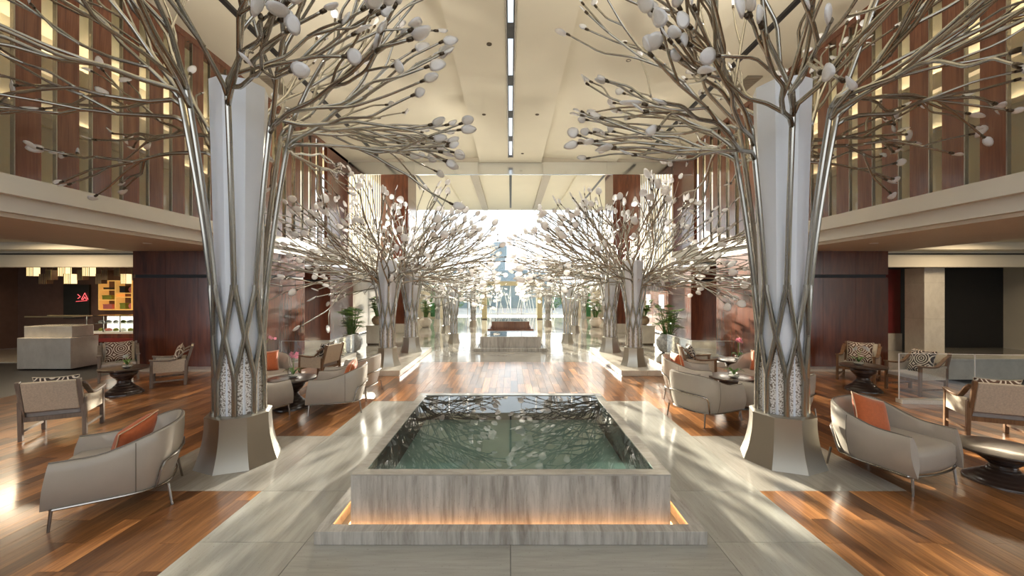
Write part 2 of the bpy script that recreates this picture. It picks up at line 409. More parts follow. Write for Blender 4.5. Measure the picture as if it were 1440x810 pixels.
# ceiling
ce = struct(empty('ceiling', (0, 0, 0)))
box('centre_panel', (-1.2, 1.2, -3, YB, 6.93, 7.3), M['ceiling'], ce)
for s in (-1, 1):
    prism_x([(s*1.2, 7.3), (s*1.2, 7.14), (s*4.1, 6.95), (s*4.1, 7.3)][::s], -3, YB, 'side_panel', M['ceiling'], ce)
    prism_x([(s*4.1, 7.3), (s*4.1, 7.08), (s*6.75, 7.0), (s*9.4, 7.0), (s*9.4, 7.3)][::s], -3, YB, 'side_panel', M['ceiling'], ce)
    box('slot', (s*5.0-.05, s*5.0+.05, -3, 15.3, 7.0, 7.06), M['dark'], ce)
    for k in range(3):
        o = MB(); gx = s*5.75
        for q in range(18): o.box(gx-.18, gx+.18, 2.4+k*3.6+q*.05, 2.4+k*3.6+q*.05+.02, 6.985, 7.03)
        g = o.build('air_grille', M['grille'], ce)
box('slot', (-.085, .085, -3, 15.2, 6.915, 6.93), M['dark'], ce)
for k in range(8): box('slot_light', (-.05, .05, .6+k*1.85, 1.95+k*1.85, 6.905, 6.918), M['slot_lamp'], ce)
for s in (-1, 1): box('slot_edge', (s*.085-.012, s*.085+.012, -3, 15.2, 6.905, 6.93), M['leg_metal'], ce)
dm = MB().lathe([(.055, 0), (.055, -.012), (.04, -.014), (.035, -.004)], 14).mesh('ceiling_fitting', [M['bronze']])
for (x, y, z) in ((-.43, 8.2, 6.93), (-.75, 11.5, 6.93), (.75, 11.5, 6.93), (.43, 14.8, 6.93), (-2.4, 14.0, 7.065), (2.4, 14.0, 7.065), (-2.6, 9.0, 7.055), (2.6, 9.0, 7.055), (-5.6, 10.5, 7.045), (5.6, 10.5, 7.045)):
    o = inst('ceiling_fitting', dm, ce, Matrix.Translation((x, y, z)))
    d = bpy.data.lights.new('ceiling_spot', 'SPOT'); d.energy = 120; d.color = (1, .94, .84); d.spot_size = R(110); d.spot_blend = .9; d.shadow_soft_size = .05
    q = bpy.data.objects.new('ceiling_spot', d); q.location = (0, 0, -.03); q.parent = o; C.objects.link(q)
# beam and rear ceiling
bm_ = struct(empty('trim_7', (0, 0, 0)))
for (a, b) in ((-6.3, -3.75), (-3.75, -1.25), (-1.25, 1.25), (1.25, 3.75), (3.75, 6.3)):
    box('beam_casing', (a+.003, b-.003, YB, YB+.10, 6.47, 6.95 if abs(a+b) > .1 else 6.92), M['beam'], bm_)
box('beam_core', (-9.4, 9.4, YB+.02, YB+.12, 6.49, 7.9), M['cream'], bm_)
rc = struct(empty('ceiling_rear', (0, 0, 0)))
box('panel', (-7, 7, YB+.12, 28.8, 7.6, 7.9), M['ceiling'], rc)
for x in (-3.2, 3.2): prism_x([(x-.02, 7.6), (x, 7.5), (x+.04, 7.6)], YB+.5, 28.5, 'fold', M['ceiling'], rc)
for x in (-1.75, 1.75): box('bulkhead', (x-.2, x+.2, 17.5, 28.4, 7.5, 7.6), M['grille'], rc)
for x in (-4.6, 0, 4.6): box('slot', (x-.06, x+.06, YB+.6, 28, 7.585, 7.6), M['dark'], rc)
# downlights in soffits
dl = MB().lathe([(.07, 0), (.07, -.012), (.05, -.012)], 16, mi=0); dl.lathe([(.048, -.006), (.02, -.009)], 16, mi=1)
dl = dl.mesh('recessed_downlight', [M['white'], M['downlight']])
for s in (-1, 1):
    for y in (4.0, 8.2, 12.2):
        o = inst('recessed_downlight', dl, None, Matrix.Translation((s*7.3, y, 2.93)))
        tag(o, ('nearest', 'middle', 'farthest')[(4.0, 8.2, 12.2).index(y)]+f' small round recessed downlight in the {"left" if s < 0 else "right"} soffit under the mezzanine', 'downlight', 'soffit downlights')
        d = bpy.data.lights.new('downlight_glow', 'SPOT'); d.energy = 60; d.color = (1, .8, .55); d.spot_size = R(120); d.spot_blend = .8; d.shadow_soft_size = .05
        q = bpy.data.objects.new('downlight_glow', d); q.location = (0, 0, -.03); q.parent = o; C.objects.link(q)

# ------------------------------------------------------------------ glass front and outdoors
win = struct(empty('window_1', (0, 28.7, 0)))
mx = [-6.9, -5.6, -4.3, -3.0, -1.95, -.9, .75, 1.8, 2.9, 4.3, 5.6, 6.9]
for i in range(len(mx)-1):
    for j, (z0, z1) in enumerate(((.02, 2.3), (2.32, 5.44), (5.46, 7.58))):
        if j == 0 and (abs((mx[i]+mx[i+1])/2) > 4.3): continue
        box('pane', (mx[i]+.01, mx[i+1]-.01, -.008, .008, z0, z1), M['glass'], win)
for x in mx[1:-1]: box('glass_fin', (x-.012, x+.012, -.25, -.01, 2.32 if abs(x) > 4 else 0.02, 7.58), M['leg_metal'], win)
box('transom', (-6.9, 6.9, -.05, .05, 2.28, 2.34), M['leg_metal'], win); box('transom', (-6.9, 6.9, -.02, .02, 5.43, 5.47), M['leg_metal'], win)
sp = MB()
for a in (45, 135): sp.bar((-.14*math.cos(R(a)), 0, -.14*math.sin(R(a))), (.14*math.cos(R(a)), 0, .14*math.sin(R(a))), .035, .03)
sp.box(-.05, .05, -.12, .02, -.04, .04); sp = sp.mesh('spider_fitting', [M['leg_metal']])
for x in mx[1:-1]:
    for z in (5.45, 5.85): inst('spider_fitting', sp, win, Matrix.Translation((x, -.05, z)))
for x, side in ((-1.75, 'left'), (1.95, 'right')):
    e = tag(empty('gold_post', (x, 27.4, 0)), f'gold clad post of the entrance, {side} of the doorway', 'post')
    box('shaft', (-.17, .17, -.17, .17, .06, 2.25), M['gold'], e, .01); box('foot', (-.19, .19, -.19, .19, 0, .06), M['bronze'], e)
e = tag(empty('entrance_canopy', (.1, 27.4, 0)), 'gold edged flat canopy across the two gold entrance posts', 'canopy')
box('fascia', (-2.1, 2.1, -.2, .2, 2.25, 2.5), M['gold'], e); box('top', (-2.05, 2.05, -.18, 1.2, 2.5, 2.56), M['steel_base'], e)
gr = struct(box('ground', (-120, 120, 29.2, 400, -.35, -.02), M['ground']))
e = tag(empty('tower', (-4.4, 150, 0)), 'hazy grey tower with a broad head seen through the glass front', 'tower')
MB().lathe([(2.6, 0), (2.6, 13.2)], 8, off=.5, sm=False).build('shaft', M['tower'], e)
MB().lathe([(2.6, 13.2), (3.3, 13.9), (3.3, 17.6), (2.9, 18.0), (2.4, 18.4), (1.6, 19.3)], 8, off=.5, sm=False).build('head', M['tower'], e)
for k in range(12): MB().lathe([(2.66, 1+k*1), (2.66, 1.25+k*1)], 8, off=.5, sm=False).build('floor_band', M['hazy'], e)
e = tag(empty('low_building', (6, 120, 0)), 'pale blue low building beside the tower beyond the glass front', 'building')
box('body', (-9, 9, 0, 10, 0, 7.2), M['hazy'], e); box('roof', (-9.2, 9.2, -.2, 10.2, 7.2, 7.7), M['tower'], e)
for k in range(8):
    for j in range(2): box('window', (-8.4+k*2.15, -6.9+k*2.15, -.05, .02, 1.5+j*2.8, 3.4+j*2.8), M['tower'], e)
e = tag(empty('block_building', (-26, 130, 0)), 'grey blue block standing left of the tower beyond the glass front', 'building')
box('body', (-13, 13, 0, 10, 0, 9), M['hazy'], e)
for k in range(10):
    for j in range(3): box('window', (-12.2+k*2.5, -10.4+k*2.5, -.05, .02, 1.4+j*2.5, 3+j*2.5), M['tower'], e)
e = tag(empty('glass_pavilion', (0, 44, -.02)), 'low bluish glass pavilion behind the white zigzag screen outside', 'building')
box('roof', (-9, 9, -.4, 4, 2.5, 2.75), M['tower'], e)
for k in range(12): box('pane', (-8.9+k*1.49, -7.5+k*1.49, 0, .05, 0, 2.5), M['hazy'], e)
for k in range(13): box('mullion', (-8.97+k*1.49, -8.91+k*1.49, -.06, 0, 0, 2.5), M['white'], e)
lat = MB()
r2 = random.Random(9)
for k in range(26):
    x = -3.4+k*.27; lat.bar((x+r2.uniform(-.1, .1), 0, .05), (x+r2.choice((-.4, .4, .25)), 0, r2.uniform(1.5, 2.3)), .05, .05)
lat.box(-3.6, 3.6, -.03, .03, 0, .08)
o = lat.build('zigzag_fence', M['white']); o.location = (.3, 33.5, -.02); tag(o, 'white zigzag lattice screen standing outside the entrance', 'screen')
for k, (x, y, s_, lab) in enumerate(((-5.2, 38, 1.6, 'rounded green bush outside, far left behind the glass front'), (-2.9, 41, 1.2, 'small green bush outside left of the entrance doorway'), (4.2, 40, 1.3, 'rounded green bush outside right of the entrance doorway'))):
    t = MB(); r3 = random.Random(k)
    for q in range(420):
        a = r3.uniform(0, 2*PI); h = r3.uniform(-1, 1); rr = r3.uniform(.75, 1)
        c = Vector((math.cos(a)*math.sqrt(1-h*h), math.sin(a)*math.sqrt(1-h*h), h*.9+1.2))*s_*.7*rr
        d = Vector((r3.uniform(-1, 1), r3.uniform(-1, 1), r3.uniform(-1, 1))).normalized(); u, v = frame(d); i = len(t.v)
        t.v += [c-u*.12, c+v*.07, c+u*.12, c-v*.07]; t.face([i, i+1, i+2, i+3])
    e = tag(empty('bush', (x, y, -.02)), lab, 'bush'); o = t.build('foliage', M['foliage'], e); o['kind'] = 'stuff'
    MB().tube([(0, 0, 0), (0, 0, s_*.8)], .06).build('trunk', M['bronze'], e)

# ------------------------------------------------------------------ pools
def pool(x, y, W, L, h, sw, gap, label, mat_face, mat_top, light):
    """y = front of the pool block; sw = width of the low kerb around it, gap = recess between"""
    e = tag(empty('reflecting_pool', (x, y+L/2, 0)), label, 'pool'); a = W/2; b = L/2; t = .10; ks = .105
    o_ = a+gap+sw; p_ = b+gap+sw; i_ = a+gap; j_ = b+gap
    # kerb, four pieces
    for (n, bx) in (('kerb', (-o_, o_, -p_, -j_, 0, ks)), ('kerb', (-o_, o_, j_, p_, 0, ks)), ('kerb', (-o_, -i_, -j_+.002, j_-.002, 0, ks)), ('kerb', (i_, o_, -j_+.002, j_-.002, 0, ks))):
        box(n, bx, mat_face, e, .004)
    # walls
    for bx in ((-a, a, -b, -b+t, .03, h), (-a, a, b-t, b, .03, h), (-a, -a+t, -b+t+.001, b-t-.001, .03, h), (a-t, a, -b+t+.001, b-t-.001, .03, h)):
        o = MB().box(*bx).build('pool_wall', [mat_face], e, .003)
    for bx in ((-a-.001, a+.001, -b-.001, -b+t+.002, h, h+.012), (-a-.001, a+.001, b-t-.002, b+.001, h, h+.012), (-a-.001, -a+t+.002, -b+t+.003, b-t-.003, h, h+.012), (a-t-.002, a+.001, -b+t+.003, b-t-.003, h, h+.012)):
        box('coping', bx, mat_top, e)
    box('basin', (-a+t, a-t, -b+t, b-t, .04, .1), M['basin'], e)
    for bx in ((-a+t, a-t, -b+t, -b+t+.004, .1, h-.002), (-a+t, a-t, b-t-.004, b-t, .1, h-.002), (-a+t, -a+t+.004, -b+t+.004, b-t-.004, .1, h-.002), (a-t-.004, a-t, -b+t+.004, b-t-.004, .1, h-.002)): box('added_lining', bx, M['dark'], e)  # dark sheets added so sunlit inner walls do not show through the water
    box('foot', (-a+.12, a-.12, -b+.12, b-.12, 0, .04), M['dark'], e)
    MB().loft([[(-a+t, -b+t, h+.004), (a-t, -b+t, h+.004), (a-t, b-t, h+.004), (-a+t, b-t, h+.004)]], cap0=False).build('water', M['water'], e)
    if light:
        for bx in ((-a-gap*.3, a+gap*.3, -b-gap*.35, -b-gap*.2, .004, .016), (-a-gap*.35, -a-gap*.2, -b, b, .004, .016), (a+gap*.2, a+gap*.35, -b, b, .004, .016)): box('strip_light', bx, M['cove'], e)
pool(0, 3.40, 2.665, 2.655, .447, .105, .103, 'large square travertine reflecting pool in the foreground aisle', M['stone_face'], M['stone_top'], True)
pool(0, 13.3, 1.98, 1.85, .447, .1, .09, 'second smaller grey stone reflecting pool, on the shiny floor between the far trees', M['stone_face'], M['stone_top'], False)
pool(0, 19.7, 1.82, 1.8, .447, .1, .09, 'third brownish reflecting pool farthest away, nearest the entrance', M['slat_wood'], M['stone_top'], False)

# ------------------------------------------------------------------ tree sculptures
leaf_meshes = []
def make_leaf(L, W, bend, th):
    m = MB(); n = 12; rings = []
    for side in (1, -1):
        pass
    prof = [(0.05, 1.0), (.6, .8), (1.0, 0.0), (.6, -.8), (.05, -1.0)]
    for k, (s, h) in enumerate(prof):
        rg = []
        for q in range(n):
            a = 2*PI*q/n; x = math.cos(a)*s; y = math.sin(a)*s
            tap = 1-.18*x
            rg.append((y*W/2*tap, h*th/2+bend*(x*x)*L, L/2+x*L/2))
        rings.append(rg)
    m.loft(rings, 0, True)
    return m.mesh('glass_leaf', [M['petal']], 0)
for a in ((.17, .125, .06, .022), (.155, .14, .08, .02), (.185, .105, .03, .025), (.15, .13, -.06, .022)): leaf_meshes.append(make_leaf(*a))
def rot_toward(d, spin): return d.to_track_quat('Z', 'Y').to_matrix().to_4x4() @ Matrix.Rotation(spin, 4, 'Z')
def kink(rg, d, amt):
    u, v = frame(d); a = rg.uniform(0, 2*PI); k = math.tan(rg.uniform(.25, 1)*amt)
    return (d+(u*math.cos(a)+v*math.sin(a))*k).normalized()
def grow(rg, mb, p0, d0, L, r0, r1, tips, depth, nseg, spread, rise, n=6, first=None):
    """kinked tube from p0 along d0; forks leave from its bends; every end gets a dark socket"""
    pts = [p0] if first is None else list(first)+[p0]; d = d0; base = d0; p = p0; acc = 0; seg = L/nseg
    kids = []
    for k in range(nseg):
        d = (kink(rg, base, R(23))*.85+d*.15).normalized()
        s = seg*rg.uniform(.75, 1.25)
        q = p+d*s
        # soften the bend
        pts += [p+d*s*.14, q-d*s*.12]
        p = q; base = (base*.93+d*.07+Vector((0, 0, rise))).normalized()
        if depth > 0 and k < nseg-1 and rg.random() < (.85 if depth > 1 else .42):
            kids.append((Vector(p), kink(rg, (base*.6+d*.4).normalized(), R(spread)), L*(1-(k+1)/nseg)*rg.uniform(.7, 1.05)+.14, k))
    pts.append(p)
    m = len(pts); rad = [r0+(r1-r0)*i/(m-1) for i in range(m)]
    mb.tube(pts, rad, n)
    sd = (pts[-1]-pts[-3]).normalized()
    mb.tube([p, p+sd*.05], [r1*1.45, r1*1.45], n, 1)
    tips.append((p+sd*.045, sd))
    for (q, dd, LL, k) in kids:
        rr = r0+(r1-r0)*(k+1)/nseg
        grow(rg, mb, q-dd*.02, dd, LL, rr*.85, r1*.9, tips, depth-1, max(2, round(nseg*LL/L)), spread, rise*.8, n)
def tree(x, y, zb, base_h, base_R, base_top, col_top, col_R, lat, ring, zr, crown_R, crown_H, n_up, per_tube, label, seed, small=False, tr=.026, leaf=1.0, low=-4, nseg=6, depth=2):
    rg = random.Random(seed); e = tag(empty('tree_sculpture', (x, y, zb)), label, 'sculpture')
    N = 8; z1, z2, z3 = lat; r0 = base_top*.80
    ang = lambda i: 2*PI*(i+.5)/N
    P = lambda r, a, z: Vector((r*math.cos(a), r*math.sin(a), z))
    # flared faceted base with cap
    prof = [(base_R+(base_top-base_R)*(1-(1-t)**2.1), base_h*t) for t in [i/9 for i in range(10)]]
    MB().lathe([(r/math.cos(PI/N), z) for r, z in prof], N, off=0, sm=True).build('flared_base', M['steel_base'], e, sharp=20)
    MB().lathe([(base_top*1.09, base_h), (base_top*1.09, base_h+.02), (base_top*.98, base_h+.03)], N, sm=False).build('base_cap', M['steel_base'], e)
    # white core
    MB().lathe([(col_R[0], base_h+.02), (col_R[0]*1.0, z2), (col_R[1], col_top), (col_R[1]*.93, col_top), (col_R[1]*.9, col_top-.1)], N, sm=False).build('column_core', M['plaster'], e)
    rz = lambda z: r0+(ring-r0)*max(0, (z-z3*.75)/(zr-z3*.75))**1.45
    # pierced screens between the lower tubes
    for i in range(N):
        a0, a1 = ang(i), ang(i+1); am = (a0+a1)/2; k = .94; cm = math.cos(PI/N)
        b = [P(r0*k, a0, base_h+.03), P(r0*k, a1, base_h+.03), P(r0*k, a1, z1), P(r0*k*cm*1.02, am, z2-.06), P(r0*k, a0, z1)]
        inn = [q*1.0 for q in b]
        for q in inn: q.x *= .97; q.y *= .97
        if not small:
            MB().loft([inn, b], 0, False).build('pierced_screen', M['screen'], e)
    mb_s = MB()
    def piece(name, pts, r):
        if small: mb_s.tube(pts, r, 5)
        else: MB().tube(pts, r, 10).build(name, M['steel'], e)
    hf = PI/N
    for i in range(N):
        a = ang(i)
        piece('upright_tube', [P(r0, a, base_h), P(r0, a, z1)], tr)
        for sg in (-1, 1):
            am = a+sg*(hf-.035)
            piece('lattice_tube', [P(r0, a+sg*.02, z1-.02), P(r0, a+sg*.03, z1+.03), P(r0*1.0, am, z2-.02), P(rz(z2), am, z2+.03), P(rz(z3), a+sg*.05, z3-.03), P(rz(z3), a+sg*.04, z3+.03)], tr*.92)
    # rising tubes that turn into branches
    tops = []
    per = n_up//N
    for i in range(N):
        for k in range(per):
            off = (k-(per-1)/2)*.085*(1 if per > 1 else 0); zt = zr*rg.uniform(.93, 1.03) - k*.06*zr/4
            pts = []
            for t in range(9):
                z = z3-.02+(zt-z3)*t/8; f = (t/8)
                pts.append(P(rz(z)*(1+.07*k*f), ang(i)+off*(1.0+.6*f), z))
            piece('rising_tube', pts, tr); tops.append((pts[-1], (pts[-1]-pts[-2]).normalized(), ang(i)+off))
    bigmb = MB(); bigtips = []
    d_ = bpy.data.lights.new('added_uplight', 'SPOT'); d_.energy = 360*(col_R[1]/.3)**3; d_.color = (1, .93, .84); d_.spot_size = R(150); d_.spot_blend = 1; d_.shadow_soft_size = .12  # lamp added to brighten the leaves and the ceiling from below
    l_ = bpy.data.objects.new('added_uplight', d_); l_.location = (0, 0, col_top+.02); l_.rotation_euler = (PI, 0, 0); l_.parent = e; C.objects.link(l_)
    for ti, (p, d, a) in enumerate(tops):
        for b in range(per_tube):
            el = R(low+(68-low)*((b+rg.random())/per_tube)**1.55)
            az = a+rg.uniform(-.62, .62)
            dv = Vector((math.cos(az)*math.cos(el), math.sin(az)*math.cos(el), math.sin(el)))
            L = 1/math.sqrt((math.cos(el)/crown_R)**2+(math.sin(el)/crown_H)**2)-ring*math.cos(el)
            L *= rg.uniform(.88, 1.12)
            mb = bigmb if small else MB(); tips = bigtips if small else []
            st = p-d*.35*rg.random()*(b < per_tube-1)
            bend = st+(d*.45+dv*.55).normalized()*.12
            grow(rg, mb, bend, dv, L, tr*.92, tr*.46, tips, depth, nseg, 27, .012, 5 if small else 6, first=[st])
            if not small:
                br = mb.build('branch', [M['steel'], M['bronze']], e, sharp=0)
                for (q, dd) in tips:
                    f = leaf*rg.uniform(.75, 1.15); dd = (kink(rg, dd, R(25))+Vector((0, 0, .1))).normalized()
                    inst('glass_leaf', rg.choice(leaf_meshes), br, Matrix.Translation(q) @ rot_toward(dd, rg.uniform(0, 6.28)) @ Matrix.Scale(f, 4))
                    LEAVES[0] += 1
    if small:
        o = mb_s.build('lattice_tubes', M['steel'], e); o['kind'] = 'stuff'
        o = bigmb.build('branches', [M['steel'], M['bronze']], e, sharp=0); o['kind'] = 'stuff'
        lm = MB()
        for (q, dd) in bigtips:
            f = leaf*rg.uniform(.8, 1.25); T = Matrix.Translation(q) @ rot_toward(kink(rg, dd, R(30)), rg.uniform(0, 6.28)) @ Matrix.Scale(f, 4)
            me = rg.choice(leaf_meshes); i = len(lm.v)
            lm.v += [T @ v.co for v in me.vertices]
            for pl in me.polygons: lm.face([i+k for k in pl.vertices], 0, True)
        o = lm.build('glass_leaves', M['petal'], e, sharp=0); o['kind'] = 'stuff'
    return e
LEAVES = [0]
for s in (-1, 1):
    sd = 'left' if s < 0 else 'right'
    tree(s*3.2, 4.82, 0, .54, .41, .315, 4.38, (.225, .30), (1.0, 1.46, 2.02), .56, 4.12, 2.5, 2.5, 8, 4,
         f'nearest and tallest metal tree with white column and glass leaves, {sd} of the large pool', 11+s, tr=.030, low=-3, nseg=6, leaf=1.0)
    LEAVES.append(LEAVES[0])
    tree(s*3.05, 10.1, .13, .42, .31, .225, 2.58, (.165, .235), (.80, 1.15, 1.52), .40, 2.38, 2.75, 2.0, 8, 5,
         f'metal tree with glass leaves on the {sd} platform, nearer of its pair', 31+s, tr=.023, low=-3, nseg=5, leaf=1.15)
    tree(s*3.0, 12.3, .13, .42, .31, .225, 2.58, (.165, .235), (.80, 1.15, 1.52), .40, 2.38, 2.65, 2.0, 8, 5,
         f'metal tree with glass leaves on the {sd} platform, farther of its pair', 51+s, tr=.023, low=-3, nseg=5, leaf=1.15)
    for (x, y, k, nm) in ((2.13, 15.3, 1.0, 'slim metal tree beside the second pool on the {}'), (2.0, 21.9, 1.0, 'small far metal tree nearest the entrance on the {}'),
                          (2.95, 18.7, 1.0, 'small metal tree half hidden behind the slim one on the {}'), (4.05, 22.6, 1.0, 'small far metal tree nearest the end wall on the {}')):
        tree(s*x, y, 0, .33, .22, .165, 2.08, (.12, .18), (.66, .95, 1.25), .30, 1.95, 1.4, 1.05, 8, 3, nm.format(sd), 70+int(x*10)+s, True, tr=.018, low=-2, nseg=4, leaf=1.1)

# ------------------------------------------------------------------ leather armchairs
def u_plan(w=.42, yf=-.40, y0=-.05, b=.45, n=3.0):
    pts = []
    for k in range(5): pts.append((-w, yf+(y0-yf)*k/5))
    for k in range(23):
        th = PI-PI*k/22; c, s_ = math.cos(th), math.sin(th)
        pts.append((w*math.copysign(abs(c)**(2/n), c), y0+b*abs(s_)**(2/n)))
    for k in range(4, -1, -1): pts.append((w, yf+(y0-yf)*k/5))
    out = []; N = len(pts); acc = [0]
    for i in range(1, N): acc.append(acc[-1]+math.dist(pts[i], pts[i-1]))
    for i in range(N):
        a = pts[max(i-1, 0)]; c = pts[min(i+1, N-1)]; tx, ty = c[0]-a[0], c[1]-a[1]; l = math.hypot(tx, ty)
        out.append((pts[i][0], pts[i][1], -ty/l, tx/l, 2*acc[i]/acc[-1]-1))
    return out
def sst(a, b, x): t = max(0, min(1, (x-a)/(b-a))); return t*t*(3-2*t)
def make_armchair():
    e = empty('leather_armchair', (0, 0, 0))
    st = u_plan(); rings = []; edge = []
    for (x, y, nx, ny, u) in st:
        zt = .555+.175*(1-sst(.18, .8, abs(u))); lean = .035*(1-sst(.2, .6, abs(u)))-.03*sst(.3, .9, abs(u)); zb = .185
        fr = sst(.8, 1, abs(u)); sec = []
        for k in range(7):
            t = k/6; d = -.045*(1-t)**2+.022*math.sin(PI*t)+lean*t*t; sec.append((d, zb+(zt-zb)*t, t))
        sec += [(sec[-1][0]-.02, zt+.012, 1), (sec[-1][0]-.048, zt, 1)]
        for k in range(1, 4): t = 1-k/3; sec.append((-.075+lean*t, .30+(zt-.30)*t, t*.8))
        rings.append([(x+nx*d, y+ny*d-.05*fr*(1-t), z) for d, z, t in sec])
        edge.append(rings[-1][7])
    MB().loft(rings, 0, True, True, True).build('shell', M['leather'], e, sharp=55)
    MB().tube([(p[0], p[1], p[2]+.003) for p in edge], .006, 6).build('piping', M['piping'], e)
    inner = [(x-nx*.055, y-ny*.055) for (x, y, nx, ny, u) in st]
    front = [(.36-.72*k/8, -.41-.045*(1-((k-4)/4)**2)) for k in range(9)]
    ring = inner+front; cy = 0
    lv = [(.90, .19), (.96, .205), (1, .25), (1, .37), (.985, .405), (.93, .43), (.8, .437)]
    MB().loft([[(p[0]*k, p[1]*k, z) for p in ring] for k, z in lv], 0, True).build('seat', M['leather'], e, sharp=60)
    # seams down the outside
    sm = MB()
    for i in (7, 25): sm.tube([(p[0]+st[i][2]*.002, p[1]+st[i][3]*.002, p[2]) for p in rings[i][:7]], .0035, 5)
    sm.build('seam', M['piping'], e)
    MB().tube([(x*.93, y*.93, .185) for (x, y, nx, ny, u) in st]+[(x, y+.01, .185) for x, y in front]+[(st[0][0]*.93, st[0][1]*.93, .185)], .010, 6).build('base_rail', M['leg_metal'], e)
    for sx in (-1, 1):
        MB().tube([(sx*.345, -.39, .20), (sx*.36, -.405, 0)], [.013, .010], 8).build('leg', M['leg_metal'], e)
        MB().tube([(sx*.33, .355, .20), (sx*.345, .385, 0)], [.013, .010], 8).build('leg', M['leg_metal'], e)
    arch = []
    for k in range(19):
        q = k/18
        if q < .28: xx, zz = -.35, .19+.17*q/.28
        elif q > .72: xx, zz = .35, .19+.17*(1-q)/.28
        else:
            a = PI*(q-.28)/.44; xx = -.35*math.copysign(abs(math.cos(a))**.5, math.cos(a)); zz = .36+.09*math.sin(a)**.5
        t = (zz-.185)/.54; d = -.045*(1-t)**2+.022*math.sin(PI*t)+.012
        arch.append((xx*(1+d*1.2), -.05+.45*(1-abs(xx/.42)**3)**(1/3)+d+.012, zz))
    MB().tube(arch, .011, 8).build('back_frame', M['leg_metal'], e)
    return e
def pillow_mesh(name, hs, th, mat, pipe):
    m = MB(); n = 12; idx = {}
    for sgn in (1, -1):
        for i in range(n+1):
            for j in range(n+1):
                u = -1+2*i/n; v = -1+2*j/n
                if sgn < 0 and (i in (0, n) or j in (0, n)): idx[sgn, i, j] = idx[1, i, j]; continue
                h = sgn*th/2*((1-u**4)*(1-v**4))**.55
                idx[sgn, i, j] = len(m.v); m.v.append(Vector((hs*u*(1-.09*(1-v*v)), h, hs*v*(1-.09*(1-u*u)))))
    for sgn in (1, -1):
        for i in range(n):
            for j in range(n):
                q = [idx[sgn, i, j], idx[sgn, i+1, j], idx[sgn, i+1, j+1], idx[sgn, i, j+1]]
                m.face(q[::-1] if sgn > 0 else q, 0, True)
    me = m.mesh(name, [mat], 0)
    lp = [m.v[idx[1, i, 0]] for i in range(n)]+[m.v[idx[1, n, j]] for j in range(n)]+[m.v[idx[1, i, n]] for i in range(n, 0, -1)]+[m.v[idx[1, 0, j]] for j in range(n, -1, -1)]
    pm = MB().tube(lp, .006, 5).mesh('piping', [pipe], 0)
    return me, pm
PO = pillow_mesh('orange_cushion', .205, .16, M['orange'], M['pipe_pale'])
PR = pillow_mesh('patterned_cushion', .23, .14, M['rings'], M['cane'])
PD = pillow_mesh('patterned_cushion', .23, .14, M['rings_dark'], M['cane'])
def cushion(kind, chair, loc, tilt, spin, label, group, twist=0, sc=(1, 1, 1)):
    e = inst(kind[0].name, kind[0]); inst('piping', kind[1], e)
    T = Matrix.Translation(chair.location) @ Matrix.Rotation(chair.rotation_euler.z, 4, 'Z') @ Matrix.Translation(loc) @ Matrix.Rotation(twist, 4, 'Z') @ Matrix.Rotation(-tilt, 4, 'X') @ Matrix.Rotation(spin, 4, 'Y') @ Matrix.Diagonal((*sc, 1))
    e.matrix_basis = T; tag(e, label, 'cushion', group)
AC = [  # x, y, forward, label, cushion label
    (-3.66, 3.88, (-.84, -.54), 'greige leather armchair in the left foreground, cut by the edge of the photo', 'orange cushion on the left foreground armchair, sunlit on its corner', (.02, .06, .58), .5, .3, -.45),
    (4.09, 4.44, (.33, -.94), 'greige leather armchair in the right foreground, its seat turned to the viewer', 'orange cushion on the right foreground armchair', (-.05, .12, .61), .45, .35, -.1),
    (-2.87, 6.86, (-.97, -.23), 'leather armchair seen from the side beside the left round table, nearer the aisle', 'orange cushion in the side-on armchair left of the aisle', (0, .16, .60), .35, .1, 0),
    (2.99, 6.35, (.9, .43), 'leather armchair right of the aisle, its arched metal back frame towards the viewer', None),
    (-2.98, 7.85, (-.98, .1), 'leather armchair mostly hidden behind the side-on armchair left of the aisle', None),
    (3.28, 7.62, (.93, -.36), 'leather armchair right of the aisle behind the one with the arched back', 'orange cushion of the second armchair right of the aisle', (0, .15, .61), .25, 0, .35),
    (-4.02, 6.3, (.45, .89), 'leather armchair behind the nearest left tree, its back to the viewer', None),
    (4.12, 6.28, (-.55, .83), 'leather armchair behind the nearest right tree, its back to the viewer', None),
    (-4.62, 7.75, (.55, -.84), 'leather armchair facing us across the left round table', 'orange cushion in the armchair across the left round table', (.0, .15, .61), .25, 0, 0),
    (4.72, 7.75, (-.75, -.66), 'leather armchair half hidden by the nearest right tree, across the right round table', 'orange cushion in the armchair across the right round table', (.0, .15, .61), .25, 0, 0),
]
proto = make_armchair()
for i, a in enumerate(AC):
    o = proto if i == 0 else copy_tree(proto)
    o.location = (a[0], a[1], 0); o.rotation_euler = (0, 0, yaw(a[2])); tag(o, a[3], 'armchair', 'leather armchairs')
    if a[4]: cushion(PO, o, a[5], a[6], a[7], a[4], 'orange cushions', a[8])

